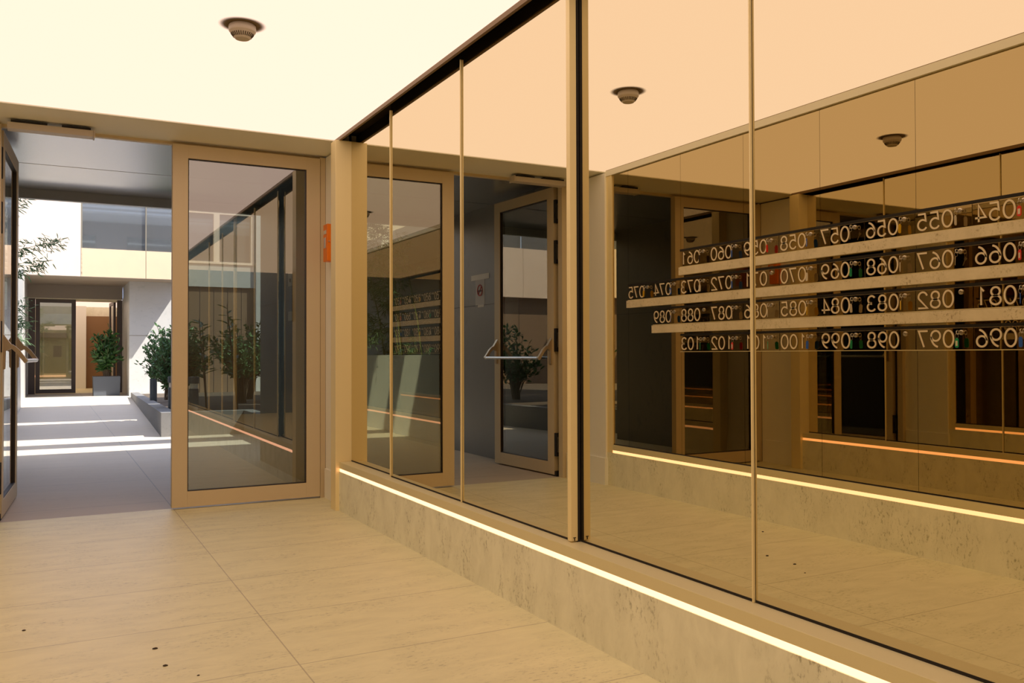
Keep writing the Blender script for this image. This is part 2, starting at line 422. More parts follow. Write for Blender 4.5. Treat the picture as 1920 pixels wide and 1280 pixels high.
def ribbon(bm, pts, t, x0, x1):
    closed = (Vector(pts[0]) - Vector(pts[-1])).length < 1e-4
    if closed: pts = pts[:-1]
    n = len(pts); V = [Vector(q) for q in pts]
    L_, R_ = [], []
    for i in range(n):
        a = V[i] - V[i - 1] if (closed or i > 0) else V[1] - V[0]
        b_ = V[(i + 1) % n] - V[i] if (closed or i < n - 1) else V[-1] - V[-2]
        a = a.normalized(); b_ = b_.normalized()
        na = Vector((-a.y, a.x)); nb = Vector((-b_.y, b_.x))
        m_ = (na + nb)
        if m_.length < 1e-3: m_ = na
        m_.normalize(); k = 1 / max(0.55, m_.dot(na))
        L_.append(V[i] + m_ * t * k); R_.append(V[i] - m_ * t * k)
    def vv(p_, x): return bm.verts.new((x, p_.x, p_.y))
    lf = [vv(q, x1) for q in L_]; rf = [vv(q, x1) for q in R_]; lb = [vv(q, x0) for q in L_]; rb = [vv(q, x0) for q in R_]
    m_ = n if closed else n - 1
    for i in range(m_):
        j = (i + 1) % n
        bm.faces.new((lf[i], lf[j], rf[j], rf[i])); bm.faces.new((lf[i], lb[i], lb[j], lf[j])); bm.faces.new((rf[i], rf[j], rb[j], rb[i]))
def number_bm(txt):
    bm = bmesh.new()
    for i, ch in enumerate(txt):
        u0 = 0.103 + i * 0.071
        for st in glyph(ch):
            ribbon(bm, [(u0 + q[0] * DW, 0.0135 + q[1] * DH) for q in st], 0.0046, 0.0022, 0.0034)
    return bm

CW = 0.3165
Y0 = 5.497 - 10 * CW
rows = [(1.668, 54, 61, 0), (1.466, 66, 75, 0), (1.266, 81, 89, 0), (1.066, 96, 103, 0)]
RN = ['top', 'second', 'third', 'bottom']
XB = -0.338
door_me = None
proto = {}
def mk_mailbox(num, k, ri, zb):
    txt = '%03d' % num
    t = thing('mailbox', 'dark glass fronted mailbox numbered %s in the %s row' % (txt, RN[ri]), 'mailbox',
              (XB, Y0 + k * CW, zb), 0, 'numbered mailboxes on the left wall')
    if not proto:
        d = obj('door', box(-0.006, 0.0, 0.0015, CW - 0.0015, 0.0, 0.107, 0.0008), M['door_mirror'], t)
        r = obj('top_rail', box(-0.006, 0.001, 0.0, CW, 0.109, 0.124), M['black'], t)
        e = obj('bottom_edge', box(-0.006, 0.002, 0.0, CW, -0.004, -0.0005), M['gold_ledge'], t)
        bm = bmesh.new(); lathe(bm, [(0.0125, 0), (0.0125, 0.005), (0.010, 0.0065), (0.0055, 0.0065), (0.005, 0.003)], 20)
        bmesh.ops.rotate(bm, verts=bm.verts, matrix=Matrix.Rotation(PI / 2, 3, 'Y'))
        l = obj('lock', bm, M['steel'], t, smooth=True); l.location = (0, 0.062, 0.084)
        bm = bmesh.new(); bx(bm, 0.0, 0.002, 0.07, 0.0885, 0.0, 0.107)
        proto.update(door=d, rail=r, edge=e, lock=l); bm.free()
    else:
        for key in ('door', 'rail', 'edge', 'lock'):
            c = proto[key].copy(); C.objects.link(c); c.parent = t
    obj('number', number_bm(txt), M['number'], t)
    for c in t.children:
        if c.name.startswith('door'):
            c.rotation_euler = (0, random.uniform(-0.004, 0.004), random.uniform(-0.002, 0.005))
    return t

keycol = {54: 'red', 55: 'white', 56: 'yellow', 57: 'none', 58: 'blue', 59: 'red', 60: 'blue', 61: 'black',
          66: 'red', 67: 'none', 68: 'white', 69: 'green', 70: 'white', 72: 'blue', 73: 'white', 74: 'blue', 75: 'yellow',
          81: 'blue', 83: 'yellow', 84: 'white', 85: 'yellow', 86: 'white', 87: 'white', 89: 'blue',
          96: 'blue', 97: 'green', 99: 'green', 100: 'blue', 101: 'green', 102: 'red', 103: 'green'}
twist = {54: 0.1, 55: 1.35, 56: 1.5, 58: 0.6, 59: 1.3, 60: 1.1, 61: 1.1, 66: 0.5, 68: 1.0, 69: 1.4, 70: 0.3, 72: 1.1, 73: 0.1, 74: 0.2, 75: 1.1,
         81: 1.0, 83: 0.8, 84: 1.4, 85: 1.0, 86: 0.8, 87: 0.8, 89: 0.7, 96: 0.3, 97: 0.2, 99: 1.3, 100: 0.2, 101: 0.7, 102: 0.2, 103: 0.7}
def mk_key(num, k, zb):
    col = keycol[num]
    lab = ('bare steel key on a ring in the lock of mailbox %03d' % num) if col == 'none' else '%s tagged key hanging in the lock of mailbox %03d' % (col, num)
    t = thing('key', lab, 'key', (XB + 0.0075, Y0 + k * CW + 0.062, zb + 0.084), 0, 'keys hanging in the mailbox locks')
    bm = bmesh.new()
    bx(bm, 0.0, 0.014, -0.001, 0.001, -0.003, 0.003)
    tube(bm, [(0.024 + 0.010 * math.cos(a), 0, 0.010 * math.sin(a)) for a in [i * 2 * PI / 16 for i in range(17)]], 0.0022, 6, False)
    obj('key_blade', bm, M['steel'], t, smooth=True)
    bm = bmesh.new()
    tube(bm, [(0.030 + 0.002 * math.sin(a), 0.011 * math.sin(a) * 0.6, -0.016 + 0.012 * math.cos(a)) for a in [i * 2 * PI / 16 for i in range(17)]], 0.0009, 5, False)
    obj('key_ring', bm, M['steel'], t, smooth=True)
    if col != 'none':
        bm = bmesh.new()
        hw, hh = 0.0105, 0.024
        poly = [(-hw, -hh + 0.005), (-hw + 0.005, -hh), (hw - 0.005, -hh), (hw, -hh + 0.005), (hw, hh - 0.007), (0.004, hh), (-0.004, hh), (-hw, hh - 0.007)]
        prism(bm, poly, -0.0015, 0.0015, 'x')
        tg = obj('tag', bm, TAG[col], t)
        tg.location = (0.031, 0, -0.051)
        tg.rotation_euler = (random.uniform(-0.1, 0.1), 0, twist.get(num, 0.5))
        if num in (54, 66, 74, 97, 102, 58, 101):
            bm = bmesh.new(); bx(bm, 0.0015, 0.0021, -0.0062, 0.0062, -0.015, 0.010)
            lb = obj('paper_insert', bm, TAG['white'], tg)
    else:
        bm = bmesh.new(); bx(bm, -0.001, 0.001, -0.002, 0.002, -0.03, 0.0); bx(bm, -0.001, 0.001, -0.006, 0.006, 0.0, 0.012)
        tg = obj('spare_key', bm, M['steel'], t); tg.location = (0.031, 0.004, -0.040); tg.rotation_euler = (0.35, 0, 0.9)
for ri, (zb, a, b_, _) in enumerate(rows):
    for num in range(a - 1, b_ + 1):
        k = num - a
        mk_mailbox(num, k, ri, zb)
        if num in keycol: mk_key(num, k, zb)
for (z0, z1, kend, nm) in ((1.607, 1.662, 8, 'top'), (1.405, 1.460, 10, 'second'), (1.203, 1.260, 9, 'third')):
    obj('stone_shelf', box(-0.345, -0.324, Y0 - CW, Y0 + kend * CW, z0, z1, 0.001), M['shelf_stone'], None,
        'pale travertine strip below the %s row of mailboxes' % nm, 'shelf', 'stone strips between the mailbox rows')

# ------------------------------------------------------------------ smoke detector
t = thing('smoke_detector', 'cream round smoke detector on the glowing ceiling', 'smoke detector', (0.757, 3.965, ZC))
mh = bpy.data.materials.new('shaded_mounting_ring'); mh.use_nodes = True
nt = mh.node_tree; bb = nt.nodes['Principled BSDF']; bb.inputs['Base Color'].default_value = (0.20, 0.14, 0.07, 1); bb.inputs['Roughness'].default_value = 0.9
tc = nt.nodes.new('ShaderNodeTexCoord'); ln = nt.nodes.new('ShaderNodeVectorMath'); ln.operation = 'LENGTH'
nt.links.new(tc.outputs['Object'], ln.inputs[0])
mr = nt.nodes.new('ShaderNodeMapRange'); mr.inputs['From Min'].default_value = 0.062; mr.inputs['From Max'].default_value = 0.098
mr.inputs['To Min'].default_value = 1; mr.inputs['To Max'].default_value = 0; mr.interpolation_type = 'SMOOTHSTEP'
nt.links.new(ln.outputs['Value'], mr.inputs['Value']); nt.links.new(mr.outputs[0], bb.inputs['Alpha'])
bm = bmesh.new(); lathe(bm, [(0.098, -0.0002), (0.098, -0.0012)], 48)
obj('shadow_halo', bm, mh, t)
bm = bmesh.new(); lathe(bm, [(0.050, -0.001), (0.0535, -0.006), (0.0545, -0.024), (0.052, -0.030)], 48)
obj('base', bm, M['white_plastic'], t, smooth=True)
bm = bmesh.new(); lathe(bm, [(0.052, -0.030), (0.047, -0.036), (0.033, -0.055), (0.030, -0.058), (0.028, -0.060), (0.001, -0.060)], 48)
obj('sensor_cap', bm, M['white_plastic'], t, smooth=True)
bm = bmesh.new()
for k in range(30):
    a = k * 2 * PI / 30
    q = box(-0.0016, 0.0016, -0.001, 0.001, -0.0085, 0.0085)
    nrm = Matrix.Rotation(a, 4, 'Z') @ Matrix.Translation((0.0402, 0, -0.0462)) @ Matrix.Rotation(PI / 2, 4, 'Z') @ Matrix.Rotation(math.radians(36.5), 4, 'X')
    for v in q.verts: v.co = nrm @ v.co
    me = bpy.data.meshes.new('x'); q.to_mesh(me); q.free(); bm.from_mesh(me); bpy.data.meshes.remove(me)
obj('vent_slots', bm, M['dark_slot'], t)
t.scale = (1.1, 1.1, 1.05)

# ------------------------------------------------------------------ doors
def door_leaf(t, fm, W, z1=2.493, th=0.062, st=0.1, zb=0.012):
    """leaf in local coords: spans +X from 0 to W, thickness +Y"""
    bm = bmesh.new(); ring(bm, 'x', 0, W, zb, z1, st, 0, th, 0.092, 0.106, 0.0012)
    obj('leaf_frame', bm, fm, t)
    bm = bmesh.new(); ring(bm, 'x', st - 0.001, W - st + 0.001, zb + 0.105, z1 - 0.091, 0.007, 0.006, th - 0.006)
    obj('glazing_gasket', bm, M['gasket'], t)
    obj('glass_pane', box(st + 0.003, W - st - 0.003, th / 2 - 0.012, th / 2 + 0.012, zb + 0.109, z1 - 0.095), M['glass'], t)
d1 = thing('door_1', 'closed bronze framed glass door leaf at the end of the lobby', 'door', (0.737, YD, 0), 0, None, 'structure')
door_leaf(d1, M['frame'], 1.018)
d2 = thing('door_2', 'open bronze framed glass door leaf with push bar at far left', 'door', (-0.262, 6.40, 0), PI / 2 - 0.056, None, 'structure')
door_leaf(d2, M['frame'], 1.015)
# (local: +X along the leaf, +Y = outside face (-world x), interior face at y=0 towards world +x)
for z in (0.27, 1.17, 1.93, 2.28):
    h = obj('hinge', box(-0.030, 0.004, 0.002, 0.050, z - 0.10, z + 0.10, 0.003), M['black'], d2)
    bm = bmesh.new(); bx(bm, -0.036, -0.029, 0.014, 0.032, z - 0.065, z + 0.065, 0.002)
    obj('hinge_plate', bm, M['steel'], h)
obj('floor_pivot', box(-0.03, 0.05, 0.004, 0.058, 0.0005, 0.045, 0.004), M['black'], d2)
pb = obj('push_bar', (lambda b: (tube(b, [(0.045, -0.125, 1.015), (0.97, -0.125, 1.015)], 0.013, 14), b)[1])(bmesh.new()), M['chrome_bar'], d2, smooth=True)
for u in (0.045, 0.97):
    bm = bmesh.new()
    prism(bm, [(-0.0, 1.19), (-0.012, 1.17), (-0.050, 1.115), (-0.046, 1.095), (-0.014, 1.078), (-0.012, 0.965), (0.0, 0.955)], u - 0.016, u + 0.016, 'x')
    br = obj('bracket', bm, M['satin'], pb)
    bm = bmesh.new()
    path = [(-0.043, 1.112), (-0.062, 1.098), (-0.085, 1.075), (-0.105, 1.045), (-0.120, 1.010)]
    poly = [(a - 0.006, b + 0.012) for a, b in path] + [(a + 0.011, b - 0.009) for a, b in reversed(path)]
    poly[4] = (-0.140, 1.018); poly[5] = (-0.122, 0.998)
    prism(bm, poly, u - 0.013, u + 0.013, 'x')
    obj('lever_arm', bm, M['satin'], pb)
# the lever prisms use (a=y, b=z) ordering
df = thing('trim_6', 'bronze outer door frame around the pair of glass leaves', 'door frame', (0, 0, 0), 0, None, 'structure')
obj('jamb', box(1.760, 1.800, YD + 0.012, YD + 0.075, 0, 2.505, 0.001), M['frame'], df)
obj('jamb', box(-0.314, -0.270, YD + 0.005, YD + 0.070, 0, 2.505, 0.001), M['frame'], df)
obj('head', box(-0.315, 1.80, YD + 0.07, YD + 0.11, 2.498, 2.58), M['frame'], df)
# closer
t = thing('door_closer', 'beige door closer box under the soffit above the open leaf', 'door closer', (0.005, 6.19, 2.452))
obj('cover', box(-0.24, 0.24, -0.045, 0.045, 0.0, 0.041, 0.004), M['white_plastic'], t)
obj('shadow_gap', box(-0.22, -0.02, -0.044, 0.04, 0.041, 0.0535), M['black'], t)  # black plates stand for the shadow gap above the cover
obj('shadow_gap', box(0.06, 0.225, -0.044, 0.04, 0.041, 0.0535), M['black'], t)
obj('end_cap', box(0.2405, 0.250, -0.046, 0.046, -0.004, 0.045, 0.003), M['white_plastic'], t)

# orange call point on right return
t = thing('emergency_box', 'orange emergency release box on the cream return right of the doors', 'alarm box', (1.80, 6.02, 1.715))
obj('housing', box(-0.064, 0.0, 0.0, 0.10, 0.0, 0.265, 0.005), M['orange'], t)
bm = bmesh.new(); bx(bm, -0.0655, -0.0635, 0.02, 0.085, 0.195, 0.222)
obj('label_strip', bm, TAG['white'], t)
bm = bmesh.new(); bx(bm, -0.068, -0.0635, 0.03, 0.075, 0.095, 0.17, 0.002)
obj('glass_window', bm, M['paper'], t)
bm = bmesh.new(); tube(bm, [(-0.05, 0.005, 0.135), (-0.052, -0.008, 0.14)], 0.005, 10)
obj('key_switch', bm, M['steel'], t)

# ------------------------------------------------------------------ outdoor passage
struct('wall_right', box(1.86, 2.3, 6.345, 8.80, 0, 2.56), M['dark_stone'], 'grey stone side wall of the passage behind the closed leaf', 'wall')
struct('trim_7', box(1.857, 1.861, 6.35, 8.795, 1.528, 1.533), M['gasket'], 'dark horizontal joint in the right passage wall stone', 'trim')
struct('wall_left', box(-0.8, -0.36, 6.345, 8.95, 0, 2.56), M['grey_stone'], 'grey stone side wall of the passage behind the open leaf', 'wall')
struct('trim_8', box(-0.361, -0.357, 6.35, 8.945, 1.553, 1.558), M['gasket'], 'dark horizontal joint in the left passage wall stone', 'trim')
struct('ceiling', box(-0.8, 2.3, 6.38, 7.765, 2.56, 2.60, 0.002), M['metal_ceiling'], 'grey metal ceiling panel of the passage nearest the doors', 'ceiling')
struct('ceiling', box(-0.8, 2.3, 7.785, 8.96, 2.56, 2.60, 0.002), M['metal_ceiling'], 'grey metal ceiling panel of the passage nearest the courtyard', 'ceiling')
struct('trim_9', box(-0.8, 2.3, 8.96, 9.02, 2.475, 2.95), M['metal_edge'], 'grey metal fascia at the courtyard edge of the passage ceiling', 'trim')
struct('trim_12', box(-0.8, 2.3, 7.766, 7.784, 2.575, 2.598), M['black'], 'dark joint between the two grey passage ceiling panels', 'trim')
struct('ceiling', box(-0.8, 2.3, 6.3, 8.96, 2.61, 2.95), M['plaster'], 'roof slab over the passage', 'roof')
struct('wall_front', box(-8, -0.8, 8.75, 9.0, 0, 2.95), M['facade'], 'cream courtyard wall left of the passage', 'wall')
struct('wall_front', box(2.3, 16, 8.75, 9.0, 0, 2.95), M['facade'], 'cream courtyard wall right of the passage', 'wall')
# no smoking notice taped to the left passage wall
t = thing('paper_notice', 'no smoking paper notice taped to the grey left passage wall', 'notice', (-0.359, 8.04, 1.70))
obj('sheet', box(0.0, 0.0015, -0.105, 0.105, -0.15, 0.15), M['paper'], t)
bm = bmesh.new(); tube(bm, [(0.003, 0.055 * math.cos(a), 0.01 + 0.055 * math.sin(a)) for a in [i * 2 * PI / 24 for i in range(25)]], 0.006, 6, False)
tube(bm, [(0.003, -0.038, 0.05), (0.003, 0.038, -0.03)], 0.005, 6)
obj('prohibition_sign', bm, M['red_ink'], t)
bm = bmesh.new(); bx(bm, 0.002, 0.003, -0.045, 0.045, -0.006, 0.012); obj('cigarette_picture', bm, M['gasket'], t)
obj('tape', box(0.0015, 0.0025, -0.21, 0.21, 0.12, 0.175), M['tape'], t)
obj('tape', box(0.0015, 0.0025, -0.09, 0.05, -0.165, -0.14), M['tape'], t)
# intercom on right passage wall
t = thing('intercom_panel', 'slim door entry panel with two white plates on the right passage wall', 'intercom', (1.86, 7.53, 1.335))
obj('back_plate', box(-0.012, 0.0, -0.055, 0.055, 0.0, 0.42, 0.003), M['bollard'], t)
obj('camera_plate', box(-0.016, -0.011, -0.07, 0.07, 0.31, 0.43, 0.002), TAG['white'], t)
obj('button_plate', box(-0.016, -0.011, -0.07, 0.07, 0.01, 0.09, 0.002), TAG['white'], t)
bm = bmesh.new(); tube(bm, [(-0.018, 0, 0.36), (-0.0155, 0, 0.36)], 0.018, 16); obj('lens', bm, M['black'], t)

# ------------------------------------------------------------------ courtyard
YF, YW, YH = 23.4, 24.3, 26.8
struct('floor', box(-9, 16.2, 6.33, YH + 0.05, -0.12, -0.001), M['yard_floor'], 'grey stone paving of the passage and courtyard', 'paving')
# added overhead slabs, out of view, shaped to stripe the sunlight
def occluder(y0, y1, x0, x1, k, lab):
    bm = bmesh.new(); prism(bm, [(x0, y0 - 0.45), (x1, y0 - 0.45 + k), (x1, y1 - 0.45 - k), (x0, y1 - 0.45)], 7.0, 7.08)
    struct('sun_occluder', bm, M['occluder_mat'], lab, 'occluder')
occluder(4.5, 7.35, -8, 12, 0.0, 'added unseen beam high over the passage roof')
occluder(7.47, 7.72, -8, 12, 0.0, 'narrow added unseen beam second from the passage roof')
occluder(8.35, 8.78, -8, 12, -0.05, 'added unseen beam third from the passage roof')
occluder(9.8, 12.05, -8, 12, -0.35, 'wide added unseen beam over the middle of the courtyard')
occluder(13.3, 16.9, -8, 12, -0.9, 'widest added unseen beam over the far half of the courtyard')
ub = thing('building', 'grey rendered upper storeys over the lobby, facing the courtyard', 'building', (0, 4.3, 2.96), 0, None, 'structure')
obj('upper_wall', box(-8, 14, -6.0, 0.0, 0.0, 5.0), M['grey_render'], ub)
for k in range(6):
    obj('window_pane', box(-6.5 + 3.2 * k, -4.6 + 3.2 * k, 0.0, 0.03, 1.4, 3.4), M['window_glass'], ub)
# far building
bt = thing('building', 'cream panelled building with upper windows across the courtyard', 'building', (0, YF, 2.96), 0, None, 'structure')
def rel(b, dy=YF, dz=2.96):
    for v in b.verts: v.co.y -= dy; v.co.z -= dz
    return b
def bpart(name, b, m, parent=bt): return obj(name, rel(b), m, parent)
bpart('cream_panel', box(-9, 0.665, YF, YF + 0.3, 2.96, 6.2), M['facade'])
bpart('spandrel_panel', box(0.675, 2.125, YF, YF + 0.3, 2.96, 3.655), M['spandrel'])
bpart('spandrel_panel', box(2.135, 3.10, YF, YF + 0.3, 2.96, 3.655), M['spandrel'])
bpart('upper_panel', box(0.675, 3.10, YF, YF + 0.3, 4.95, 6.2), M['facade'])
bpart('window_pane', box(0.70, 2.12, YF + 0.06, YF + 0.1, 3.655, 4.95), M['window_glass'])
bpart('window_pane', box(2.14, 3.0, YF + 0.06, YF + 0.1, 3.655, 4.95), M['window_glass'])
bpart('window_post', box(2.117, 2.143, YF, YF + 0.1, 3.655, 4.95), M['facade_joint'])
bpart('window_post', box(0.665, 0.70, YF, YF + 0.1, 2.96, 4.95), M['facade_joint'])
bpart('corner_panel', box(3.0, 3.10, YF, YF + 0.3, 3.655, 4.95), M['facade'])
bpart('side_panel', box(3.02, 3.10, YF + 0.3, YW, 2.96, 6.2), M['facade'])
bpart('soffit_panel', box(-9, 3.10, YF, YH + 0.3, 2.955, 2.965), M['brown_soffit'])
bpart('header_panel', box(-0.56, 1.80, YH - 0.4, YH - 0.3, 2.60, 2.955), M['brown_soffit'])
bpart('roof_body', box(-9, 3.10, YF + 0.3, YH + 3, 5.0, 6.2), M['facade'])
wt = thing('building', 'marble banded wing with mirrored windows right of the cream building', 'building', (3.1, YW, 0), 0, None, 'structure')
def wpart(name, b, m):
    for v in b.verts: v.co.x -= 3.1; v.co.y -= YW
    return obj(name, b, m, wt)
wpart('marble_band', box(3.1, 5.0, YW, YW + 0.2, 2.88, 3.50), M['white_marble'])
wpart('window_pane', box(3.1, 3.9, YW + 0.08, YW + 0.12, 3.54, 4.85), M['window_glass'])
wpart('window_pane', box(4.05, 4.88, YW + 0.08, YW + 0.12, 3.54, 4.85), M['window_glass'])
wpart('window_post', box(3.9, 4.05, YW, YW + 0.12, 3.54, 4.85), M['facade'])
wpart('sill', box(3.1, 5.0, YW - 0.03, YW + 0.12, 3.50, 3.56), M['facade'])
wpart('corner_post', box(4.88, 4.98, YW - 0.03, YW + 0.12, 3.56, 4.85), M['facade'])
wpart('upper_panel', box(3.1, 5.0, YW, YW + 0.2, 4.85, 6.2), M['facade'])
wpart('marble_wall', box(5.0, 6.0, YW - 0.1, YW + 0.2, 0, 6.2), M['white_marble'])
for k in range(5):
    wpart('cream_band', box(6.0 + 2 * k, 7.99 + 2 * k, YW - 0.1, YW + 0.2, 2.95, 4.6), M['facade'])
    wpart('window_pane', box(6.02 + 2 * k, 7.97 + 2 * k, YW + 0.02, YW + 0.06, 4.6, 6.1), M['window_glass'])
    wpart('lower_panel', box(6.0 + 2 * k, 7.98 + 2 * k, YW + 0.15, YW + 0.2, 0, 2.95), M['brown_panel'])
for k in range(5):
    wpart('lower_panel', box(3.2 + k * 0.36, 3.2 + k * 0.36 + 0.345, YW + 0.06, YW + 0.2, 0, 2.88), M['brown_panel'])
struct('wall_far', box(1.82, 3.2, YW, YW + 0.2, 0, 2.955), M['white_marble'], 'pale marble wall right of the far doorway, partly in sun', 'wall')
struct('wall_far', box(1.82, 1.92, YW + 0.201, YH - 0.03, 0, 2.955), M['white_marble'], 'pale marble reveal at the right of the far doorway recess', 'wall')
struct('wall_far', box(-0.9, -0.52, 22.0, YH, 0, 2.955), M['white_marble'], 'pale marble wall left of the far doorway recess', 'wall')
struct('wall_left', box(-3.2, -3.0, 9.0, 22.0, 0, 2.9), M['grey_stone'], 'grey stone wall behind the bamboo bed on the left', 'wall')
struct('ceiling', box(-9, -1.45, 9.0, 21.9, 2.9, 3.1), M['occluder_mat'], 'added flat canopy shading the bamboo bed on the left', 'roof')  # canopy added only to keep the left side dark
struct('wall_left', box(-0.68, -0.5, 9.03, 21.95, 0, 1.04), M['white_marble'], 'low pale marble bed wall along the left of the paving', 'wall')
struct('floor', box(-3.0, -0.69, 9.03, 21.95, 0.0, 0.25), M['soil'], 'dark soil of the bamboo bed', 'soil')
struct('wall_right', box(16.0, 16.2, 9.0, YH, 0, 6.2), M['facade'], 'cream side wall closing the courtyard on the right', 'wall')
for zz, nm in ((1.55, 'middle'),):
    struct('trim_10', box(1.82, 3.2, YW - 0.003, YW, zz, zz + 0.012), M['facade_joint'], 'dark horizontal joint across the pale marble far wall', 'trim')
# far lobby
struct('floor', box(-0.6, 2.6, YH + 0.05, 31.2, -0.12, 0.0), M['floor'], 'beige floor inside the far lobby', 'floor')
struct('ceiling', box(-0.5, 2.3, YH + 0.4, 30.9, 2.60, 2.63), M['ceiling'], 'glowing ceiling inside the far lobby', 'ceiling')
struct('ceiling', box(-0.56, 1.8, YH - 0.3, YH + 0.4, 2.60, 2.64), M['soffit'], 'beige soffit inside the far doorway', 'ceiling')
struct('wall_far', box(-0.6, 2.4, 30.9, 31.2, 0, 2.7), M['skirt'], 'beige stone back wall of the far lobby', 'wall')
struct('wall_far', box(0.65, 1.03, 30.4, 30.9, 0, 2.6), M['plaster'], 'cream plaster pier inside the far lobby', 'wall')
struct('wall_far', box(2.0, 2.1, YH + 0.2, 30.9, 0, 2.7), M['wood'], 'brown panelled right wall of the far lobby', 'wall')
struct('wall_far', box(-0.6, -0.45, YH, 30.9, 0, 2.7), M['plaster'], 'cream left wall of the far lobby', 'wall')
obj('cupboard_door', box(1.05, 2.0, 30.75, 30.89, 0.0, 2.3, 0.004), M['wood'], None, 'walnut cupboard front behind the potted plant in the far lobby', 'cupboard')
obj('light_strip', box(-0.42, 0.47, 30.86, 30.89, 0.38, 0.42), M['led'], None, 'glowing strip light low on the back wall of the far lobby', 'light')
obj('reflection_bar', box(-0.32, 0.5, 30.7, 30.89, 1.60, 1.76, 0.01), M['white_plastic'], None, 'long white bar standing for a luminous reflection in the far closed door leaf', 'reflection bar')  # white bar stands in for a bright reflection in the glass
obj('paper_notice', box(0.12, 0.35, 30.885, 30.898, 1.0, 1.35), M['paper'], None, 'small white paper on the back wall of the far lobby', 'notice')
t = thing('metal_post', 'gold post in the far lobby beside the brown wall', 'post', (1.92, 29.2, 0))
obj('post_body', box(-0.04, 0.06, -0.08, 0.08, 0, 2.59), M['gold'], t)
d3 = thing('door_3', 'closed dark framed glass door leaf across the courtyard', 'door', (-0.33, YH, 0), 0, None, 'structure')
door_leaf(d3, M['dark_frame'], 0.98, 2.59, 0.06, 0.10, 0.01)
d4 = thing('door_4', 'open dark framed glass door leaf across the courtyard', 'door', (1.66, YH + 0.03, 0), PI / 2 + 0.06, None, 'structure')
door_leaf(d4, M['dark_frame'], 0.98, 2.56, 0.06, 0.12, 0.01)
df = thing('trim_11', 'dark outer frame of the doors across the courtyard', 'door frame', (0, 0, 0), 0, None, 'structure')
obj('jamb', box(-0.50, -0.335, YH - 0.02, YH + 0.1, 0, 2.60), M['dark_frame'], df)
obj('jamb', box(1.69, 1.82, YH - 0.02, YH + 0.1, 0, 2.60), M['dark_frame'], df)
obj('head', box(0.65, 1.70, YH, YH + 0.08, 2.54, 2.60), M['frame'], df)

# ------------------------------------------------------------------ planting
def leaf(bm, p, d, n, L, W):
    """bent leaf: 6 verts along d with normal n"""
    d = d.normalized(); s = d.cross(n)
    if s.length < 1e-3: s = d.cross(Vector((1, 0, 0)))
    s.normalize(); u = s.cross(d)
    a = bm.verts.new(p); b = bm.verts.new(p + d * L * 0.35 + s * W / 2 + u * L * 0.03); c = bm.verts.new(p + d * L * 0.35 - s * W / 2 + u * L * 0.03)
    e = bm.verts.new(p + d * L * 0.4 - u * W * 0.12); f = bm.verts.new(p + d * L * 0.75 + s * W * 0.32 - u * L * 0.02); g = bm.verts.new(p + d * L * 0.75 - s * W * 0.32 - u * L * 0.02)
    h = bm.verts.new(p + d * L - u * L * 0.12)
    for fc in ((a, b, e), (a, e, c), (b, f, h, e), (c, e, h, g)): bm.faces.new(fc)

def rnd_dir():
    while True:
        v = Vector((random.uniform(-1, 1), random.uniform(-1, 1), random.uniform(-1, 1)))
        if 0.05 < v.length < 1: return v.normalized()

def bush(name, label, cat, loc, rad, zc, nb, nl, L, W, m, group=None, stem_h=None, pull=0.35, up=0.3):
    t = thing(name, label, cat, loc, 0, group)
    bs = bmesh.new(); bl = bmesh.new()
    rx, ry, rz = rad
    for _ in range(nb):
        dd = rnd_dir(); k = random.uniform(0.6, 1.0)
        tip = Vector((dd.x * rx * k, dd.y * ry * k, zc + dd.z * rz * k))
        base = Vector((random.uniform(-0.06, 0.06), random.uniform(-0.06, 0.06), 0.0))
        mid = base.lerp(tip, 0.5) + Vector((0, 0, 0.12 * rz)) - Vector((tip.x, tip.y, 0)) * 0.2
        pts = [base, base.lerp(mid, 0.5), mid, mid.lerp(tip, 0.5) + Vector((0, 0, 0.01)), tip]
        tube(bs, pts, [0.011, 0.009, 0.007, 0.005, 0.003], 5)
        for j in range(nl):
            f = random.uniform(pull, 1.0)
            i = min(3, int(f * 4)); q = pts[i].lerp(pts[i + 1], f * 4 - i)
            if q.z < zc - rz * 0.95: continue
            d = (rnd_dir() + Vector((0, 0, up)) + (tip - base).normalized() * 0.5).normalized()
            leaf(bl, q + rnd_dir() * 0.02, d, rnd_dir() + Vector((0, 0, 0.6)), L * random.uniform(0.7, 1.2), W * random.uniform(0.7, 1.2))
    obj('stems', bs, M['stem'], t, smooth=True)
    obj('foliage', bl, m, t)
    return t

# raised bed on the right
bm = bmesh.new()
lo = [(1.27, 11.9), (7.5, 11.9), (7.5, 23.5), (1.80, 23.5)]
def wedge(bm, poly, zb, zt):
    a = [bm.verts.new((x, y, zb)) for x, y in poly]; b = [bm.verts.new((x, y, z)) for (x, y), z in zip(poly, zt)]
    n = len(poly); bm.faces.new(a); bm.faces.new(list(reversed(b)))
    for i in range(n): bm.faces.new((a[i], b[i], b[(i + 1) % n], a[(i + 1) % n]))
t = thing('planter_bed', 'low grey stone raised planting bed right of the paving', 'planter', (0, 0, 0))
wedge(bm, [(1.27, 11.9), (1.45, 11.9), (1.98, 23.5), (1.80, 23.5)], 0.0, [0.31, 0.31, 0.12, 0.12])
wedge(bm, [(1.45, 11.9), (2.45, 11.9), (2.45, 12.06), (1.457, 12.06)], 0.0, [0.31] * 4)
wedge(bm, [(2.30, 9.02), (2.45, 9.02), (2.45, 11.9), (2.30, 11.9)], 0.0, [0.31] * 4)
obj('stone_edge', bm, M['concrete'], t)
bm = bmesh.new(); wedge(bm, [(1.457, 12.06), (12, 12.06), (12, 23.5), (1.98, 23.5)], 0.0, [0.25, 0.25, 0.08, 0.08])
wedge(bm, [(2.45, 9.02), (12, 9.02), (12, 12.06), (2.45, 12.06)], 0.0, [0.25] * 4)
obj('soil', bm, M['soil'], t)
G = 'shrubs in the raised bed'
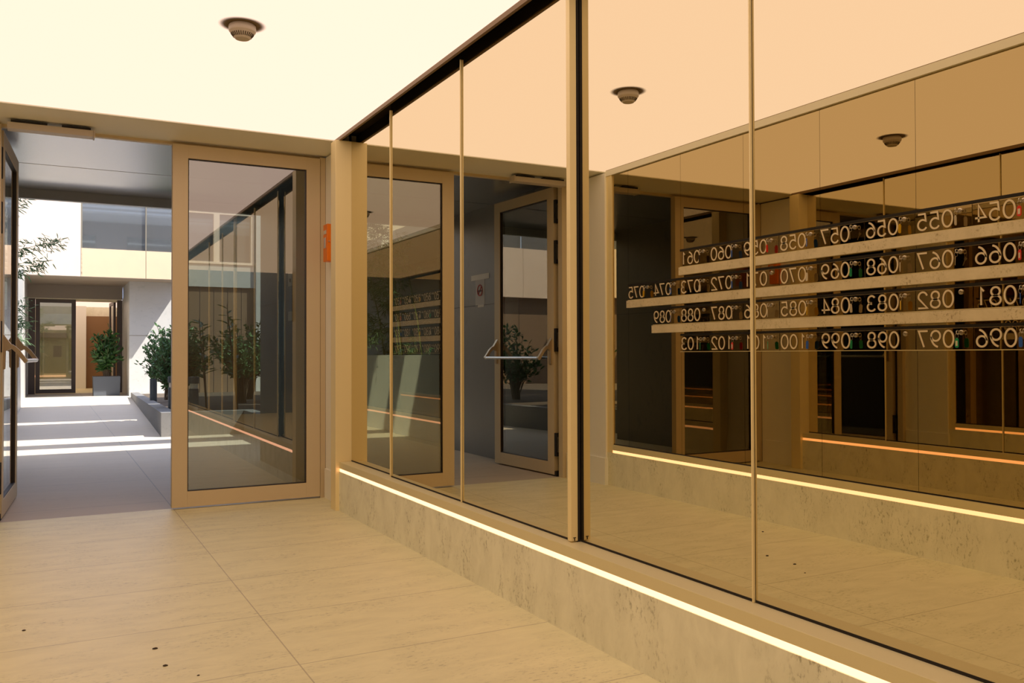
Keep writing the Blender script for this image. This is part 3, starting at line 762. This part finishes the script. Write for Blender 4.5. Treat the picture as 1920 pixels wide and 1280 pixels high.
bush('shrub', 'dense glossy green shrub overhanging the raised bed beside the closed leaf', 'shrub', (1.74, 14.35, 0.255), (0.58, 0.5, 0.56), 0.82, 190, 34, 0.065, 0.036, M['leaf'], G)
bush('shrub', 'glossy green shrub behind the grey bollards, seen through the closed leaf', 'shrub', (2.85, 14.9, 0.245), (0.45, 0.5, 0.46), 0.86, 80, 28, 0.085, 0.045, M['leaf'], G)
bush('shrub', 'small green shrub near the sunlit far marble wall', 'shrub', (2.0, 17.6, 0.20), (0.30, 0.45, 0.40), 0.95, 30, 22, 0.08, 0.04, M['leaf'], G)
bush('shrub', 'tall dark shrub farther right in the raised bed', 'shrub', (3.3, 16.6, 0.22), (0.8, 0.7, 0.6), 1.0, 55, 26, 0.1, 0.05, M['leaf_dark'], G)
bush('shrub', 'broad dark shrub deep in the raised bed right of the dark windows', 'shrub', (4.6, 17.5, 0.22), (1.0, 0.8, 0.7), 1.1, 60, 26, 0.12, 0.06, M['leaf_dark'], G)
bush('shrub', 'dark shrub at the far right of the raised bed', 'shrub', (6.4, 18.0, 0.22), (1.2, 0.9, 0.8), 1.2, 60, 26, 0.13, 0.065, M['leaf_dark'], G)
bush('shrub', 'dark leafy shrub in the near corner of the raised bed', 'shrub', (3.9, 13.0, 0.25), (0.6, 0.5, 0.5), 0.8, 40, 24, 0.10, 0.045, M['leaf_dark'], G)
bush('shrub', 'dark shrub beside the courtyard corner of the passage wall', 'shrub', (3.4, 10.2, 0.312), (0.6, 0.5, 0.5), 0.8, 45, 24, 0.11, 0.05, M['leaf_dark'], G)
bush('shrub', 'dark shrub reflected in the open door leaf, middle of the bed', 'shrub', (5.2, 10.9, 0.312), (0.75, 0.6, 0.55), 0.9, 50, 24, 0.12, 0.055, M['leaf_dark'], G)
bush('shrub', 'dark shrub reflected in the open door leaf, farthest right', 'shrub', (7.4, 12.4, 0.312), (0.9, 0.7, 0.6), 0.95, 50, 24, 0.13, 0.06, M['leaf_dark'], G)
def tall(loc, h, n, label, L=0.17, W=0.055, m=None, group='tall leafy stems in the raised bed', lean=0.12):
    t = thing('tall_plant', label, 'plant', loc, 0, group)
    bs = bmesh.new(); bl = bmesh.new()
    for s in range(3):
        a = random.uniform(0, 2 * PI); hh = h * random.uniform(0.75, 1.0)
        tip = Vector((math.cos(a) * lean * hh, math.sin(a) * lean * hh, hh))
        pts = [Vector((0, 0, 0)), tip * 0.33 + Vector((0, 0, 0.03)), tip * 0.66 + Vector((0, 0, 0.03)), tip]
        tube(bs, pts, [0.012, 0.010, 0.008, 0.005], 6)
        for j in range(n):
            f = 0.35 + 0.65 * j / n; i = min(2, int(f * 3)); q = pts[i].lerp(pts[i + 1], f * 3 - i)
            b = a + j * 2.4
            leaf(bl, q, Vector((math.cos(b), math.sin(b), random.uniform(0.1, 0.7))), Vector((0, 0, 1)), L * random.uniform(0.8, 1.2), W)
    obj('stems', bs, M['stem'], t, smooth=True); obj('foliage', bl, m or M['leaf_dark'], t)
tall((1.92, 12.5, 0.25), 1.65, 14, 'tall dark leafy plant nearest the closed leaf, left stem')
tall((2.35, 12.6, 0.25), 1.72, 14, 'tall dark leafy plant nearest the closed leaf, middle')
tall((2.75, 12.35, 0.25), 1.62, 14, 'tall dark leafy plant nearest the passage wall corner')
for (x, y, h, lab) in ((1.64, 12.15, 0.76, 'grey cylindrical bollard light in the raised bed seen through the closed leaf'),
                       (1.54, 13.55, 0.735, 'dark cylindrical bollard light just left of the closed leaf edge'),
                       (1.62, 17.0, 0.78, 'dark cylindrical bollard light against the sunlit far marble wall')):
    zb = 0.31 - (y - 11.9) * 0.17 / 11.6
    t = thing('bollard_light', lab, 'bollard', (x + 0.06, y, zb - 0.035), 0, 'bollard lights in the raised bed')
    hh = h - zb + 0.035
    bm = bmesh.new(); lathe(bm, [(0.062, 0), (0.062, hh - 0.16)], 24); obj('post_body', bm, M['bollard'], t, smooth=True)
    bm = bmesh.new(); lathe(bm, [(0.050, hh - 0.16), (0.050, hh - 0.09)], 24); obj('lamp_lens', bm, M['white_plastic'], t, smooth=True)
    bm = bmesh.new(); lathe(bm, [(0.066, hh - 0.09), (0.066, hh - 0.003), (0.06, hh)], 24); obj('cap', bm, M['bollard'], t, smooth=True)
# potted plant by the far door
t = bush('potted_plant', 'leafy green plant in a square slate grey pot by the far doorway', 'potted plant', (1.32, 24.95, 0.0), (0.40, 0.34, 0.70), 0.88, 60, 16, 0.17, 0.07, M['leaf_dark'], None)
for c in t.children: c.location = (0, 0, 0.0)
for c in t.children:
    if c.name.startswith(('stems', 'foliage')):
        for v in c.data.vertices: v.co.z = 0.46 + v.co.z * 0.86 if v.co.z > 0 else 0.46
bm = bmesh.new(); prism(bm, [(-0.32, -0.28), (0.32, -0.28), (0.32, 0.28), (-0.32, 0.28)], 0.0, 0.50)
for v in bm.verts:
    if v.co.z < 0.1: v.co.x *= 0.96; v.co.y *= 0.96
obj('pot', bm, M['pot'], t); obj('soil', box(-0.30, 0.27, -0.25, 0.25, 0.49, 0.505), M['soil'], t)
# bamboo on the left
t = thing('bamboo', 'feathery bamboo at the left edge of the courtyard behind the open leaf', 'bamboo', (-1.0, 12.0, 0.25))
bs = bmesh.new(); bl = bmesh.new()
for s in range(9):
    bx0 = random.uniform(-0.30, 0.12); by0 = random.uniform(-0.7, 0.9); h = random.uniform(2.3, 2.6) if bx0 < 0.02 else random.uniform(2.5, 2.6)
    lx = random.uniform(0.2, 0.5)
    pts = [Vector((bx0 + lx * f ** 2, by0, h * f)) for f in (0, .25, .5, .75, 1)]
    tube(bs, pts, [0.012, 0.011, 0.009, 0.007, 0.003], 6)
    for j in range(26):
        f = random.uniform(0.2, 1.0)
        if 0.40 < f < 0.55: continue
        i = min(3, int(f * 4)); q = pts[i].lerp(pts[i + 1], f * 4 - i)
        d = Vector((random.uniform(-0.8, 1.0), random.uniform(-1, 1), random.uniform(0.1, 0.6))).normalized()
        r = random.uniform(0.12, 0.34); e = q + d * r
        tube(bs, [q, q + d * r * 0.5 + Vector((0, 0, 0.01)), e], [0.003, 0.002, 0.001], 4)
        for k in range(9):
            w_ = q.lerp(e, random.uniform(0.4, 1.0))
            dd = (d * 0.6 + Vector((random.uniform(-.6, .6), random.uniform(-.6, .6), random.uniform(-1.0, -0.1)))).normalized()
            leaf(bl, w_, dd, rnd_dir(), random.uniform(0.08, 0.14), 0.013)
# long arching branch reaching into the view
for (z0, x1, z1, yo) in ((1.7, 1.12, 2.22, 0.0), (1.55, 0.95, 1.95, 0.1), (0.9, 0.74, 1.42, -0.1), (1.1, 0.76, 1.2, 0.2), (1.3, 0.72, 1.0, -0.3), (2.35, 0.70, 2.78, 0.0), (2.3, 0.6, 2.68, -0.2)):
    pts = [Vector((0.05, 0.0, z0)), Vector((x1 * 0.5, yo * 0.6, z0 + (z1 - z0) * 0.65)), Vector((x1, yo, z1))]
    tube(bs, pts, [0.006, 0.004, 0.0015], 5)
    for k in range(170):
        f = random.random() ** 0.6 * 0.75 + 0.25; i = 0 if f < .5 else 1
        q = pts[i].lerp(pts[i + 1], f * 2 - i) + rnd_dir() * 0.13 * random.random()
        leaf(bl, q, Vector((random.uniform(-0.3, 1.0), random.uniform(-.7, .7), random.uniform(-1.0, 0.3))), rnd_dir(), random.uniform(0.06, 0.12), 0.014)
obj('canes', bs, M['cane'], t, smooth=True); obj('foliage', bl, M['leaf_bamboo'], t)

# ------------------------------------------------------------------ crumbs on the floor
for (x, y, r, lab) in ((-0.080, 3.805, 0.006, 'dark crumb on the floor tiles at the lower left corner'),
                       (0.339, 3.344, 0.007, 'dark crumb on the floor, upper one of the close pair at lower left'),
                       (0.351, 3.145, 0.007, 'dark crumb on the floor, lower one of the close pair at lower left'),
                       (0.436, 2.999, 0.004, 'tiny dark crumb on the floor nearest the bottom edge at lower left')):
    bm = bmesh.new(); bmesh.ops.create_icosphere(bm, subdivisions=2, radius=r)
    for v in bm.verts:
        v.co.x *= random.uniform(0.8, 1.5); v.co.z = max(0.0, v.co.z * 0.5 + r * 0.2)
    obj('crumb', bm, M['debris'], None, lab, 'crumb', 'dark crumbs on the floor', loc=(x, y, 0.0))
